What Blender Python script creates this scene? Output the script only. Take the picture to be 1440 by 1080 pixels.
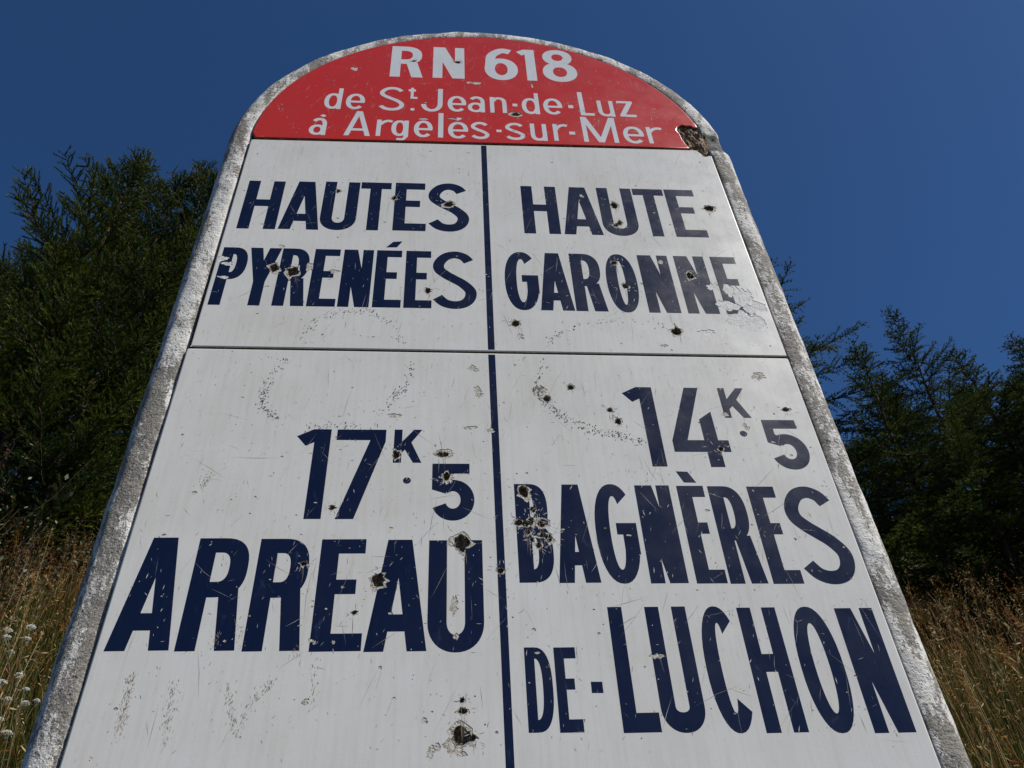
import bpy, bmesh, math, random
import numpy as np
from mathutils import Vector, Matrix, noise
from mathutils.geometry import delaunay_2d_cdt

scene = bpy.context.scene
for o in list(bpy.data.objects):
    bpy.data.objects.remove(o)
COL = scene.collection
R = math.radians

# ------------------------------------------------------------------ camera
CAM = Vector((-0.0617, -0.7454, 0.3021))
YAW, PITCH, ROLL = R(6.168), R(42.190), R(-3.576)
cd = bpy.data.cameras.new('camera')
cam = bpy.data.objects.new('camera', cd)
COL.objects.link(cam)
fw = Vector((math.sin(YAW)*math.cos(PITCH), math.cos(YAW)*math.cos(PITCH), math.sin(PITCH)))
rt = Vector((math.cos(YAW), -math.sin(YAW), 0))
up = rt.cross(fw)
r2 = math.cos(ROLL)*rt + math.sin(ROLL)*up
u2 = -math.sin(ROLL)*rt + math.cos(ROLL)*up
m = Matrix((r2, u2, -fw)).transposed().to_4x4()
m.translation = CAM
cam.matrix_world = m
cd.sensor_fit = 'HORIZONTAL'
cd.sensor_width = 36.0
cd.lens = 1174.4/1440*36
cd.clip_start = 0.02
cd.clip_end = 3000
scene.camera = cam

# ------------------------------------------------------------------ light
SUN_EL, SUN_AZ = R(52), R(180-57)      # azimuth clockwise from +Y
to_sun = Vector((math.cos(SUN_EL)*math.sin(SUN_AZ), math.cos(SUN_EL)*math.cos(SUN_AZ), math.sin(SUN_EL)))
world = bpy.data.worlds.new('World')
scene.world = world
world.use_nodes = True
nt = world.node_tree
bg = nt.nodes['Background']
sky = nt.nodes.new('ShaderNodeTexSky')
sky.sky_type = 'NISHITA'
sky.sun_disc = False
sky.sun_elevation = SUN_EL
sky.sun_rotation = SUN_AZ
sky.altitude = 2000
sky.air_density = 1.0
sky.dust_density = 2.0
sky.ozone_density = 10.0
hs = nt.nodes.new('ShaderNodeHueSaturation')
hs.inputs['Saturation'].default_value = 1.09
nt.links.new(sky.outputs[0], hs.inputs['Color'])
nt.links.new(hs.outputs[0], bg.inputs[0])
bg.inputs[1].default_value = 0.070
sd = bpy.data.lights.new('sun', 'SUN')
sd.energy = 4.3
sd.angle = R(0.5)
sd.color = (1.0, 0.955, 0.89)
so = bpy.data.objects.new('sun', sd)
COL.objects.link(so)
so.rotation_euler = (-to_sun).to_track_quat('-Z', 'Y').to_euler()
so.location = (3, -4, 8)
scene.view_settings.view_transform = 'Standard'
scene.view_settings.look = 'None'
scene.view_settings.gamma = 1.0
scene.view_settings.exposure = 0.18

# ------------------------------------------------------------------ helpers
def tag(o, label=None, cat=None, group=None, kind=None):
    if label: o['label'] = label
    if cat: o['category'] = cat
    if group: o['group'] = group
    if kind: o['kind'] = kind
    return o

def empty(name, loc):
    o = bpy.data.objects.new(name, None)
    COL.objects.link(o)
    o.location = loc
    o.empty_display_size = 0.1
    return o

def link(name, me, parent=None, mats=()):
    for mt in mats:
        me.materials.append(mt)
    o = bpy.data.objects.new(name, me)
    COL.objects.link(o)
    if parent:
        o.parent = parent
        if parent.type == 'EMPTY':      # parts of the milestone are modelled in world coordinates
            o.matrix_parent_inverse = Matrix.Translation(-Vector(parent.location))
    return o

def mesh(name, verts, faces):
    me = bpy.data.meshes.new(name)
    me.from_pydata([tuple(v) for v in verts], [], faces)
    me.update()
    return me

def tri_mesh(name, V, T, C=None):
    """numpy verts (n,3), tris (k,3), optional colour per vertex (n,3)"""
    me = bpy.data.meshes.new(name)
    V = np.asarray(V, np.float32); T = np.asarray(T, np.int32)
    me.vertices.add(len(V)); me.vertices.foreach_set('co', V.ravel())
    me.loops.add(T.size); me.loops.foreach_set('vertex_index', T.ravel())
    me.polygons.add(len(T))
    me.polygons.foreach_set('loop_start', np.arange(0, T.size, 3, dtype=np.int32))
    if C is not None:
        a = me.color_attributes.new('tint', 'FLOAT_COLOR', 'POINT')
        cc = np.ones((len(V), 4), np.float32); cc[:, :3] = C
        a.data.foreach_set('color', cc.ravel())
    me.update(calc_edges=True)
    me.validate()
    return me

class Mat:
    def __init__(s, name, rough=0.5, spec=0.5):
        s.m = bpy.data.materials.new(name); s.m.use_nodes = True
        s.t = s.m.node_tree; s.b = s.t.nodes['Principled BSDF']
        s.b.inputs['Roughness'].default_value = rough
        s.b.inputs['Specular IOR Level'].default_value = spec
        s.tc = s.t.nodes.new('ShaderNodeTexCoord')
    def n(s, typ, **kw):
        nd = s.t.nodes.new(typ)
        for k, v in kw.items():
            if k in nd.inputs: nd.inputs[k].default_value = v
            else: setattr(nd, k, v)
        return nd
    def l(s, a, b): s.t.links.new(a, b)
    def mapping(s, scale):
        mp = s.n('ShaderNodeMapping'); mp.inputs['Scale'].default_value = scale
        s.l(s.tc.outputs['Object'], mp.inputs['Vector']); return mp.outputs[0]
    def noise(s, scale, detail=4, rough=0.6, vec=None, dist=0):
        nd = s.n('ShaderNodeTexNoise'); nd.inputs['Scale'].default_value = scale
        nd.inputs['Detail'].default_value = detail; nd.inputs['Roughness'].default_value = rough
        nd.inputs['Distortion'].default_value = dist
        s.l(vec if vec else s.tc.outputs['Object'], nd.inputs['Vector']); return nd.outputs['Fac']
    def ramp(s, fac, stops):
        r = s.n('ShaderNodeValToRGB'); e = r.color_ramp.elements
        while len(e) < len(stops): e.new(0.5)
        for i, (p, c) in enumerate(stops):
            e[i].position = p
            e[i].color = (c, c, c, 1) if isinstance(c, (int, float)) else (*c, 1)
        s.l(fac, r.inputs[0]); return r.outputs[0]
    def mix(s, f, a, b, mode='MIX'):
        x = s.n('ShaderNodeMix', data_type='RGBA', blend_type=mode)
        if isinstance(f, (int, float)): x.inputs[0].default_value = f
        else: s.l(f, x.inputs[0])
        for sock, v in ((x.inputs[6], a), (x.inputs[7], b)):
            if isinstance(v, tuple): sock.default_value = (*v, 1)
            else: s.l(v, sock)
        return x.outputs[2]
    def bump(s, h, strength, dist=0.001, prev=None):
        bp = s.n('ShaderNodeBump'); bp.inputs['Strength'].default_value = strength
        bp.inputs['Distance'].default_value = dist
        s.l(h, bp.inputs['Height'])
        if prev: s.l(prev, bp.inputs['Normal'])
        return bp.outputs[0]
    def out(s, color=None, rough=None, normal=None):
        if color is not None:
            if isinstance(color, tuple): s.b.inputs['Base Color'].default_value = (*color, 1)
            else: s.l(color, s.b.inputs['Base Color'])
        if rough is not None: s.l(rough, s.b.inputs['Roughness'])
        if normal is not None: s.l(normal, s.b.inputs['Normal'])
        return s.m

def enamel(name, col, dirt_col, dirt, wear=None, spec=0.38):
    M = Mat(name, 0.3, spec)
    big = M.noise(9, 5, 0.65)
    fine = M.noise(160, 3, 0.6)
    streak = M.noise(30, 4, 0.6, M.mapping((6, 1, 0.35)))
    d = M.ramp(big, [(0.42, 0.0), (0.75, 1.0)])
    c = M.mix(M.mix(0.5, d, M.ramp(streak, [(0.45, 0.0), (0.8, 1.0)])), col, dirt_col)
    c = M.mix(dirt, col, c)
    sp = M.ramp(fine, [(0.66, 0.0), (0.74, 1.0)])
    c = M.mix(M.mix(0.75, sp, (0, 0, 0)), c, dirt_col)
    if wear:
        wn = M.noise(55, 6, 0.75, M.mapping((1.6, 1, 0.6)), 0.6)
        c = M.mix(M.ramp(wn, [(0.60, 0.0), (0.70, wear[1])]), c, wear[0])
    rr = M.ramp(M.noise(14, 5, 0.7), [(0.3, 0.22), (0.7, 0.36)])
    nb = M.bump(M.noise(7, 2, 0.5), 0.12, 0.004)
    nb = M.bump(M.noise(420, 2, 0.5), 0.05, 0.0006, nb)
    return M.out(c, rr, nb)

white_enamel = enamel('white_enamel', (0.75, 0.735, 0.685), (0.55, 0.49, 0.39), 0.6)
red_enamel = enamel('red_enamel', (0.61, 0.030, 0.018), (0.46, 0.045, 0.028), 0.7, ((0.66, 0.25, 0.19), 0.5))
blue_enamel = enamel('blue_enamel', (0.0050, 0.0105, 0.038), (0.012, 0.02, 0.05), 0.5, ((0.09, 0.12, 0.19), 0.25), 0.26)
letter_white = enamel('white_letter_enamel', (0.72, 0.74, 0.74), (0.5, 0.49, 0.45), 0.35)

def chip_material():
    M = Mat('bare_chip', 0.8, 0.3)
    c = M.ramp(M.noise(330, 4, 0.7), [(0.3, (0.12, 0.085, 0.05)), (0.46, (0.50, 0.45, 0.36)), (0.62, (0.75, 0.73, 0.68))])
    return M.out(c, None, M.bump(M.noise(420, 4, 0.7), 1.0, 0.002))
chip_mat = chip_material()
def filler_material():
    M = Mat('pale_filler', 0.7, 0.3)
    c = M.ramp(M.noise(140, 4, 0.7), [(0.3, (0.55, 0.52, 0.46)), (0.6, (0.76, 0.75, 0.72))])
    return M.out(c, None, M.bump(M.noise(300, 3, 0.6), 0.6, 0.0012))
filler_mat = filler_material()
def crater_material():
    M = Mat('crater_rock', 0.9, 0.2)
    c = M.ramp(M.noise(260, 4, 0.7), [(0.32, (0.045, 0.028, 0.017)), (0.50, (0.17, 0.115, 0.070)), (0.66, (0.40, 0.33, 0.25))])
    return M.out(c, None, M.bump(M.noise(350, 4, 0.7), 1.0, 0.003))
crater_mat = crater_material()

def concrete_material():
    M = Mat('painted_concrete', 0.85, 0.3)
    grain = M.noise(420, 3, 0.6)
    mid = M.noise(75, 5, 0.7)
    stretch = M.noise(17, 7, 0.70, M.mapping((1.3, 1.0, 0.40)))
    conc = M.ramp(grain, [(0.3, (0.15, 0.135, 0.11)), (0.5, (0.30, 0.275, 0.235)), (0.68, (0.43, 0.40, 0.35))])
    conc = M.mix(M.ramp(mid, [(0.35, 0.0), (0.7, 0.55)]), conc, (0.17, 0.155, 0.13))
    paint = M.ramp(M.noise(60, 4, 0.6), [(0.3, (0.56, 0.53, 0.47)), (0.7, (0.82, 0.795, 0.74))])
    add = M.n('ShaderNodeMath', operation='ADD'); M.l(stretch, add.inputs[0])
    g2 = M.n('ShaderNodeMath', operation='MULTIPLY_ADD'); M.l(M.noise(240, 3, 0.7), g2.inputs[0])
    g2.inputs[1].default_value = 0.30; g2.inputs[2].default_value = -0.15
    M.l(g2.outputs[0], add.inputs[1])
    mask = M.ramp(add.outputs[0], [(0.475, 0.0), (0.52, 1.0)])
    c = M.mix(mask, conc, paint)
    pit = M.ramp(M.noise(260, 2, 0.5, M.mapping((1, 1, 0.7))), [(0.29, 1.0), (0.34, 0.0)])
    c = M.mix(pit, c, (0.05, 0.042, 0.035))
    # broken shoulder: dark fresh aggregate
    geo = M.n('ShaderNodeVectorMath', operation='DISTANCE')
    M.l(M.tc.outputs['Object'], geo.inputs[0]); geo.inputs[1].default_value = (0.392, 0.0, 1.543)
    dn = M.n('ShaderNodeMath', operation='MULTIPLY_ADD'); M.l(M.noise(60, 4, 0.7), dn.inputs[0])
    dn.inputs[1].default_value = 0.03; M.l(geo.outputs['Value'], dn.inputs[2])
    brk = M.ramp(dn.outputs[0], [(0.040, 1.0), (0.047, 0.0)])
    fresh = M.ramp(M.noise(90, 5, 0.7), [(0.35, (0.045, 0.043, 0.038)), (0.6, (0.14, 0.135, 0.12)), (0.75, (0.34, 0.32, 0.28))])
    c = M.mix(brk, c, fresh)
    h = M.n('ShaderNodeMath', operation='MULTIPLY_ADD'); M.l(grain, h.inputs[0]); h.inputs[1].default_value = 0.35
    M.l(mid, h.inputs[2])
    nb = M.bump(h.outputs[0], 1.0, 0.0030)
    nb = M.bump(mask, 0.5, 0.0012, nb)
    nb = M.bump(pit, -0.9, 0.002, nb)
    return M.out(c, None, nb)
concrete = concrete_material()

def plain(name, col, rough=0.8, spec=0.2, var=None, scale=40):
    M = Mat(name, rough, spec)
    c = M.mix(M.noise(scale, 3, 0.6), col, var) if var else col
    return M.out(c)
dark_speck = plain('black_residue', (0.02, 0.02, 0.02), 0.8, 0.2, (0.05, 0.045, 0.04), 300)
tan_speck = plain('brown_residue', (0.33, 0.25, 0.15), 0.8, 0.2, (0.45, 0.38, 0.27), 300)
pale_scratch = plain('pale_scratch', (0.40, 0.40, 0.41), 0.6, 0.3, (0.72, 0.71, 0.67), 90)
grey_scratch = plain('grey_scratch', (0.40, 0.38, 0.34), 0.7, 0.2, (0.25, 0.23, 0.2), 200)

# ------------------------------------------------------------------ ground
def crest(x):
    return 4.15 - 0.06*max(-9, min(9, x)) + 0.15*math.sin(x*0.9+1)
def ground_z(x, y):
    yy = y - 0.9 - 0.15*math.sin(x*0.7)
    if yy <= 0: base = 0
    elif yy < 6.3:
        t = yy/6.3
        base = crest(x)*(t*0.75 + 0.25*t*t*(3-2*t))
    else:
        base = crest(x) + 0.75*min(yy-6.3, 24) + 0.05*max(0, yy-30.3)
    b = 0
    if yy > 0:
        b = 0.12*noise.noise(Vector((x*0.8, y*0.8, 3.1)))*min(1, yy)
    return base + b
xs = sorted(set([-600, -300, -150, -80, -45, -28] + [round(-18+i*0.45, 3) for i in range(81)] + [28, 45, 80, 150, 300, 600]))
ys = sorted(set([-600, -300, -120, -50, -25, -12, -6, -3, -1.5, -0.5, 0, 0.5] + [round(0.9+i*0.4, 3) for i in range(44)] + [22, 28, 37, 60, 120, 300, 600]))
gv = [(x, y, ground_z(x, y)) for y in ys for x in xs]
nx = len(xs)
gf = [(j*nx+i, j*nx+i+1, (j+1)*nx+i+1, (j+1)*nx+i) for j in range(len(ys)-1) for i in range(nx-1)]
M = Mat('grassy_soil', 0.95, 0.1)
c = M.ramp(M.noise(1.3, 6, 0.65), [(0.3, (0.035, 0.04, 0.014)), (0.55, (0.075, 0.065, 0.028)), (0.75, (0.12, 0.09, 0.045))])
c = M.mix(M.ramp(M.noise(30, 4, 0.7), [(0.35, 0.0), (0.7, 0.8)]), c, (0.025, 0.022, 0.012))
soil = M.out(c, None, M.bump(M.noise(22, 5, 0.7), 0.8, 0.05))
g = link('ground', mesh('ground', gv, gf), None, [soil])
tag(g, kind='structure')
for p in g.data.polygons: p.use_smooth = True

# ------------------------------------------------------------------ milestone data (metres on the face: x across, z up)
BITE= [(0.3684, 1.5826), (0.3602, 1.5787), (0.3552, 1.5852), (0.3472, 1.5842), (0.3415, 1.5872), (0.3328, 1.5809), (0.3293, 1.5701), (0.3329, 1.5577), (0.3341, 1.541), (0.3364, 1.5316), (0.3387, 1.5216), (0.3417, 1.515)]
WB= [(0.3514, 1.5108), (0.3559, 1.503), (0.3585, 1.4933), (0.3644, 1.4929), (0.3688, 1.4958), (0.374, 1.4942)]
HOLES= [(-0.0435, 0.7579, 0.0087, 0.0102), (-0.1255, 0.7165, 0.0076, 0.0086), (-0.1995, 0.7361, 0.0035, 0.0032), (-0.0642, 0.8722, 0.0079, 0.004), (-0.1154, 0.872, 0.0047, 0.006), (-0.1779, 0.8017, 0.0033, 0.0027), (-0.1457, 0.6827, 0.0027, 0.0022), (-0.0044, 0.7265, 0.0043, 0.0032), (-0.0432, 0.587, 0.0044, 0.0032), (-0.0446, 0.5649, 0.0105, 0.0091), (-0.0598, 0.5457, 0.0067, 0.0064), (-0.0347, 0.5634, 0.0031, 0.003), (-0.0438, 0.5966, 0.0025, 0.0026), (0.0238, 0.8223, 0.007, 0.0084), (0.0324, 0.7985, 0.003, 0.0036), (0.0365, 0.7913, 0.0027, 0.0031), (0.0171, 0.7825, 0.0053, 0.004), (0.0238, 0.7816, 0.0045, 0.004), (0.0292, 0.7842, 0.0038, 0.0053), (0.0419, 0.7824, 0.006, 0.0053), (0.0255, 0.7712, 0.0034, 0.0035), (0.0401, 0.7677, 0.0052, 0.0034), (0.0466, 0.7642, 0.0045, 0.006), (0.0363, 0.7549, 0.0033, 0.0038), (0.0293, 0.7617, 0.0026, 0.003), (0.133, 0.9387, 0.0034, 0.0033), (0.1409, 0.9212, 0.0042, 0.0044), (0.0894, 0.9745, 0.0044, 0.0047), (0.0594, 0.9558, 0.0043, 0.0045), (0.3488, 0.9419, 0.0044, 0.0034), (0.1913, 1.3488, 0.0055, 0.0092), (0.1941, 1.3046, 0.0043, 0.0052), (0.188, 1.2992, 0.0043, 0.0043), (0.3384, 1.3481, 0.0073, 0.0074), (0.1735, 1.2118, 0.0041, 0.0047), (0.1829, 1.1621, 0.005, 0.0059), (0.2784, 1.1874, 0.0061, 0.0077), (0.0283, 1.0853, 0.0065, 0.0053), (0.2387, 1.0752, 0.0076, 0.0081), (-0.2925, 1.1859, 0.0075, 0.0089), (-0.2681, 1.1793, 0.0094, 0.0103), (-0.0858, 1.1457, 0.0042, 0.0057), (-0.0593, 1.3393, 0.0085, 0.0071), (-0.1399, 1.3517, 0.0047, 0.0045), (-0.224, 1.3657, 0.0037, 0.0045), (-0.1252, 1.7784, 0.0039, 0.0035), (-0.045, 1.7805, 0.0059, 0.0049), (0.0538, 1.6041, 0.0086, 0.0052), (-0.0593, 0.842, 0.0046, 0.0057), (0.2554, 0.8817, 0.0034, 0.0042)]
CHIPS= [(-0.0508, 0.6867, 0.0048, 0.009), (-0.0501, 0.6596, 0.0034, 0.0057), (-0.1211, 0.9255, 0.0114, 0.0043), (-0.0274, 0.9999, 0.007, 0.0084), (-0.0211, 0.9639, 0.0068, 0.0091), (-0.055, 0.5555, 0.0122, 0.0108), (-0.0684, 0.5529, 0.0055, 0.0071), (-0.0465, 0.5524, 0.0073, 0.0053), (-0.183, 0.5975, 0.0037, 0.0032), (-0.0769, 0.5784, 0.0031, 0.0031), (0.0501, 0.9694, 0.0078, 0.0093), (0.1395, 0.6347, 0.0082, 0.0028), (0.1443, 1.3704, 0.0055, 0.0056), (0.0325, 1.0604, 0.0055, 0.0052), (0.2162, 1.0486, 0.0047, 0.0039), (0.3766, 1.0755, 0.0058, 0.0123), (0.3179, 1.1267, 0.0199, 0.0144), (0.3298, 1.1017, 0.0256, 0.0197), (0.354, 1.1205, 0.014, 0.0144), (0.3507, 1.1477, 0.0091, 0.0178), (0.3034, 1.1611, 0.0101, 0.0105), (0.3281, 1.1589, 0.0091, 0.0135), (0.3595, 1.0955, 0.0098, 0.0111), (0.2754, 1.0733, 0.0115, 0.0054), (-0.3642, 1.1999, 0.0131, 0.0075), (-0.3538, 1.1943, 0.0074, 0.0059), (-0.3529, 1.1636, 0.0082, 0.0043), (-0.2466, 1.1889, 0.0047, 0.0134), (-0.2144, 1.1795, 0.0075, 0.0044), (-0.29, 1.23, 0.0048, 0.0047), (0.3399, 1.1445, 0.0091, 0.0208), (-0.1045, 1.5774, 0.0083, 0.0045), (0.0501, 1.6039, 0.0123, 0.007), (0.0883, 1.7041, 0.0026, 0.0103), (-0.0544, 1.5807, 0.0096, 0.0046), (-0.0089, 1.7043, 0.0115, 0.0077), (-0.0242, 1.7083, 0.0051, 0.0051), (-0.2285, 1.7438, 0.0076, 0.0079), (0.2429, 1.2173, 0.0052, 0.0048), (0.3237, 0.9979, 0.0129, 0.0074), (-0.0577, 0.8364, 0.0054, 0.0057), (-0.0642, 0.8732, 0.0103, 0.006), (0.2708, 0.9322, 0.0061, 0.0045), (-0.1818, 0.6532, 0.0039, 0.0035), (-0.1635, 0.6522, 0.0026, 0.0028), (0.2934, 0.9137, 0.0043, 0.0055), (-0.0337, 0.9103, 0.0098, 0.0032), (-0.0092, 0.9062, 0.0049, 0.0032)]
SPECKS= [('d', [(-0.2396, 1.0524), (-0.2255, 1.0821), (-0.196, 1.1014), (-0.1644, 1.1021), (-0.1361, 1.0842), (-0.1099, 1.0374)], 110), ('d', [(-0.2547, 1.0153), (-0.2654, 0.9893), (-0.2703, 0.9665)], 40), ('d', [(-0.2736, 0.9721), (-0.2718, 0.9391), (-0.2517, 0.9212)], 90), ('d', [(-0.1045, 1.0094), (-0.1075, 0.9743), (-0.1208, 0.9516), (-0.1399, 0.9264)], 80), ('d', [(0.0654, 1.0244), (0.0517, 0.9939), (0.0483, 0.9682)], 30), ('d', [(0.046, 0.9728), (0.0533, 0.9535), (0.0748, 0.9261), (0.1064, 0.907), (0.1386, 0.8978), (0.1691, 0.8896)], 260), ('d', [(0.0691, 1.0496), (0.0873, 1.0694), (0.1118, 1.0831)], 40), ('d', [(0.1263, 1.0875), (0.1645, 1.091), (0.2249, 1.083)], 30), ('d', [(-0.2182, 0.9069), (-0.1988, 0.9111), (-0.1349, 0.9106)], 60), ('t', [(-0.3358, 0.6222), (-0.3356, 0.6), (-0.3343, 0.5698)], 90), ('t', [(-0.2986, 0.6151), (-0.2966, 0.5869), (-0.293, 0.563)], 50), ('t', [(-0.2535, 0.6142), (-0.2373, 0.5705)], 40), ('t', [(-0.237, 0.5687), (-0.2254, 0.6009), (-0.2122, 0.6167)], 50), ('t', [(-0.1972, 0.6465), (-0.1944, 0.6396)], 10), ('t', [(-0.3117, 0.8436), (-0.3155, 0.8252)], 30), ('t', [(-0.2703, 0.6615), (-0.2696, 0.6477)], 14), ('t', [(-0.254, 0.679), (-0.2454, 0.6473)], 20), ('t', [(-0.1767, 0.6359), (-0.1748, 0.5905)], 25)]
WORDS= [["HAUTES", [["H", -0.3567, -0.3033, 1.2689, 1.3855], ["A", -0.2999, -0.2433, 1.27, 1.3869], ["U", -0.2441, -0.1926, 1.2711, 1.3886], ["T", -0.1907, -0.1457, 1.272, 1.3897], ["E", -0.1396, -0.0921, 1.2728, 1.3909], ["S", -0.0912, -0.0286, 1.2738, 1.3923]]], ["HAUTE", [["H", 0.0503, 0.104, 1.2737, 1.392], ["A", 0.1089, 0.1668, 1.2738, 1.3925], ["U", 0.1679, 0.2222, 1.2739, 1.3928], ["T", 0.2241, 0.2722, 1.274, 1.3931], ["E", 0.2747, 0.3237, 1.2741, 1.3936]]], ["PYRENEES", [["P", -0.3653, -0.3292, 1.11, 1.2268], ["Y", -0.3291, -0.287, 1.1101, 1.227], ["R", -0.2856, -0.2449, 1.1102, 1.2271], ["E", -0.2418, -0.2052, 1.1102, 1.2273], ["N", -0.2024, -0.1619, 1.1103, 1.2275], ["E", -0.1578, -0.1209, 1.1104, 1.2276], ["E", -0.1174, -0.0808, 1.1104, 1.2278], ["S", -0.0817, -0.0204, 1.1105, 1.228]]], ["PYRENEES", [["poly", [[-0.1463, 1.2339], [-0.1312, 1.2345], [-0.1236, 1.2484], [-0.1365, 1.2471]]]]], ["GARONNE", [["G", 0.0175, 0.0644, 1.1107, 1.2297], ["A", 0.0631, 0.1086, 1.1103, 1.2297], ["R", 0.1101, 0.1533, 1.11, 1.2297], ["O", 0.1579, 0.2004, 1.1097, 1.2297], ["N", 0.2079, 0.2515, 1.1093, 1.2297], ["N", 0.2607, 0.3043, 1.1089, 1.2297], ["E", 0.314, 0.3525, 1.1085, 1.2297]]], ["ARREAU", [["A", -0.367, -0.3098, 0.6468, 0.7658], ["r", -0.3049, -0.2513, 0.6457, 0.7648], ["r", -0.2448, -0.1927, 0.6446, 0.7638], ["E", -0.1844, -0.137, 0.6434, 0.7629], ["A", -0.1347, -0.0767, 0.6424, 0.762], ["U", -0.0765, -0.0224, 0.6413, 0.7611]]], ["17", [["1", -0.2262, -0.1887, 0.7871, 0.9066], ["7", -0.1744, -0.1276, 0.7869, 0.9064]]], ["17k", [["K", -0.1184, -0.087, 0.8597, 0.9067]]], ["17five", [["5", -0.0789, -0.0295, 0.785, 0.8587]]], ["14", [["1", 0.1507, 0.1882, 0.8553, 0.9755], ["4", 0.2003, 0.2666, 0.8547, 0.9752]]], ["14k", [["K", 0.2702, 0.3031, 0.9275, 0.9752]]], ["14five", [["5", 0.309, 0.3583, 0.8517, 0.9247]]], ["BAGNERES", [["B", 0.0136, 0.0504, 0.7119, 0.8314], ["A", 0.0534, 0.0958, 0.7112, 0.8308], ["G", 0.0968, 0.1416, 0.7107, 0.8304], ["N", 0.1459, 0.1846, 0.7098, 0.8297], ["E", 0.1928, 0.2247, 0.7092, 0.8291], ["R", 0.2274, 0.2668, 0.7086, 0.8286], ["E", 0.2718, 0.3041, 0.708, 0.8281], ["S", 0.3059, 0.3661, 0.7075, 0.8277]]], ["BAGNERES", [["poly", [[0.2026, 0.8334], [0.2168, 0.8331], [0.2094, 0.8483], [0.196, 0.8489]]]]], ["LUCHON", [["L", 0.098, 0.1324, 0.5639, 0.6848], ["U", 0.1346, 0.1753, 0.5635, 0.6845], ["C", 0.1842, 0.2228, 0.5622, 0.6834], ["H", 0.2266, 0.2657, 0.5609, 0.6825], ["O", 0.2753, 0.3175, 0.5602, 0.6819], ["N", 0.326, 0.365, 0.5586, 0.6807]]], ["DE", [["D", 0.014, 0.0387, 0.566, 0.6446], ["E", 0.0417, 0.0633, 0.5654, 0.6441]]], ["DE", [["poly", [[0.0736, 0.6001], [0.0844, 0.5999], [0.0843, 0.6105], [0.0737, 0.6107]]]]], ["RN 618", [["R2", -0.1664, -0.1076, 1.7179, 1.8331], ["N2", -0.0899, -0.0325, 1.7196, 1.8361]]], ["RN 618", [["6", 0.0044, 0.0656, 1.7204, 1.8415], ["12", 0.0653, 0.0993, 1.7226, 1.8407], ["8", 0.1116, 0.1754, 1.7224, 1.8441]]], ["de St", [["d", -0.2711, -0.2423, 1.6001, 1.6689], ["e", -0.2351, -0.2032, 1.6015, 1.6525], ["s", -0.1809, -0.1361, 1.6017, 1.68], ["t", -0.1304, -0.1146, 1.6428, 1.6802], [".", -0.1258, -0.1183, 1.6032, 1.612]]], ["Jean", [["J", -0.1081, -0.0711, 1.6026, 1.6799], ["e", -0.0625, -0.0304, 1.6053, 1.6572], ["a", -0.0279, 0.0014, 1.606, 1.6586], ["n", 0.0105, 0.0393, 1.6065, 1.6584], ["-", 0.0498, 0.0581, 1.6298, 1.6386]]], ["de-Luz", [["d", 0.0659, 0.0964, 1.6064, 1.6775], ["e", 0.1037, 0.1369, 1.6072, 1.6613], ["-", 0.1475, 0.1564, 1.6308, 1.6408], ["L2", 0.1673, 0.1916, 1.6081, 1.6871], ["u", 0.1995, 0.2278, 1.6074, 1.6599], ["z", 0.2367, 0.2655, 1.6086, 1.661]]], ["a Arge", [["a", -0.2866, -0.2594, 1.5179, 1.5696], ["A2", -0.2304, -0.1878, 1.5195, 1.5952], ["rr", -0.1788, -0.1527, 1.5208, 1.5707], ["g", -0.1544, -0.1264, 1.5106, 1.5707]]], ["a Arge", [["poly", [[-0.2671, 1.5726], [-0.2626, 1.5764], [-0.2675, 1.5815], [-0.2733, 1.5776]]]]], ["les", [["e", -0.1176, -0.0866, 1.5213, 1.5725], ["l", -0.0777, -0.0693, 1.5221, 1.5985], ["e", -0.0614, -0.028, 1.521, 1.5718], ["s", -0.0244, 0.0072, 1.5218, 1.5742], ["-", 0.0189, 0.0275, 1.5448, 1.5521], ["s", 0.0331, 0.0665, 1.5227, 1.5751]]], ["les", [["poly", [[-0.047, 1.5762], [-0.0417, 1.5786], [-0.0376, 1.5844], [-0.047, 1.5863]]]]], ["ur-Mer", [["u", 0.0759, 0.1033, 1.5226, 1.5748], ["rr", 0.1145, 0.1397, 1.5242, 1.5762], ["-", 0.1414, 0.1512, 1.5451, 1.5536], ["M", 0.1645, 0.2233, 1.524, 1.6026], ["e", 0.2335, 0.2687, 1.5239, 1.5767], ["rr", 0.2749, 0.3024, 1.5258, 1.5764]]]]
FACE = -0.0035          # front of the enamel plates
ZR = 1.51              # springing of the arch
WORD_STYLE = {         # stem width, bar thickness as a share of the letter height
    'HAUTES': (0.0170, 0.142), 'HAUTE': (0.0172, 0.142), 'PYRENEES': (0.0152, 0.125), 'GARONNE': (0.0162, 0.125),
    'ARREAU': (0.0183, 0.140), '17': (0.0176, 0.128), '17k': (0.0090, 0.2), '17five': (0.0118, 0.185),
    '14': (0.0172, 0.135), '14k': (0.0086, 0.2), '14five': (0.0115, 0.185), 'BAGNERES': (0.0156, 0.125),
    'LUCHON': (0.0140, 0.145), 'DE': (0.0092, 0.14), 'RN 618': (0.0180, 0.145)}
PLATE_OF = {}
for wd in ('RN 618', 'de St', 'Jean', 'de-Luz', 'a Arge', 'les', 'ur-Mer'): PLATE_OF[wd] = 'red'
for wd in ('HAUTES', 'HAUTE', 'PYRENEES', 'GARONNE'): PLATE_OF[wd] = 'upper'
for wd in ('ARREAU', '17', '17k', '17five', '14', '14k', '14five', 'BAGNERES', 'LUCHON', 'DE'): PLATE_OF[wd] = 'lower'

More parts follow.
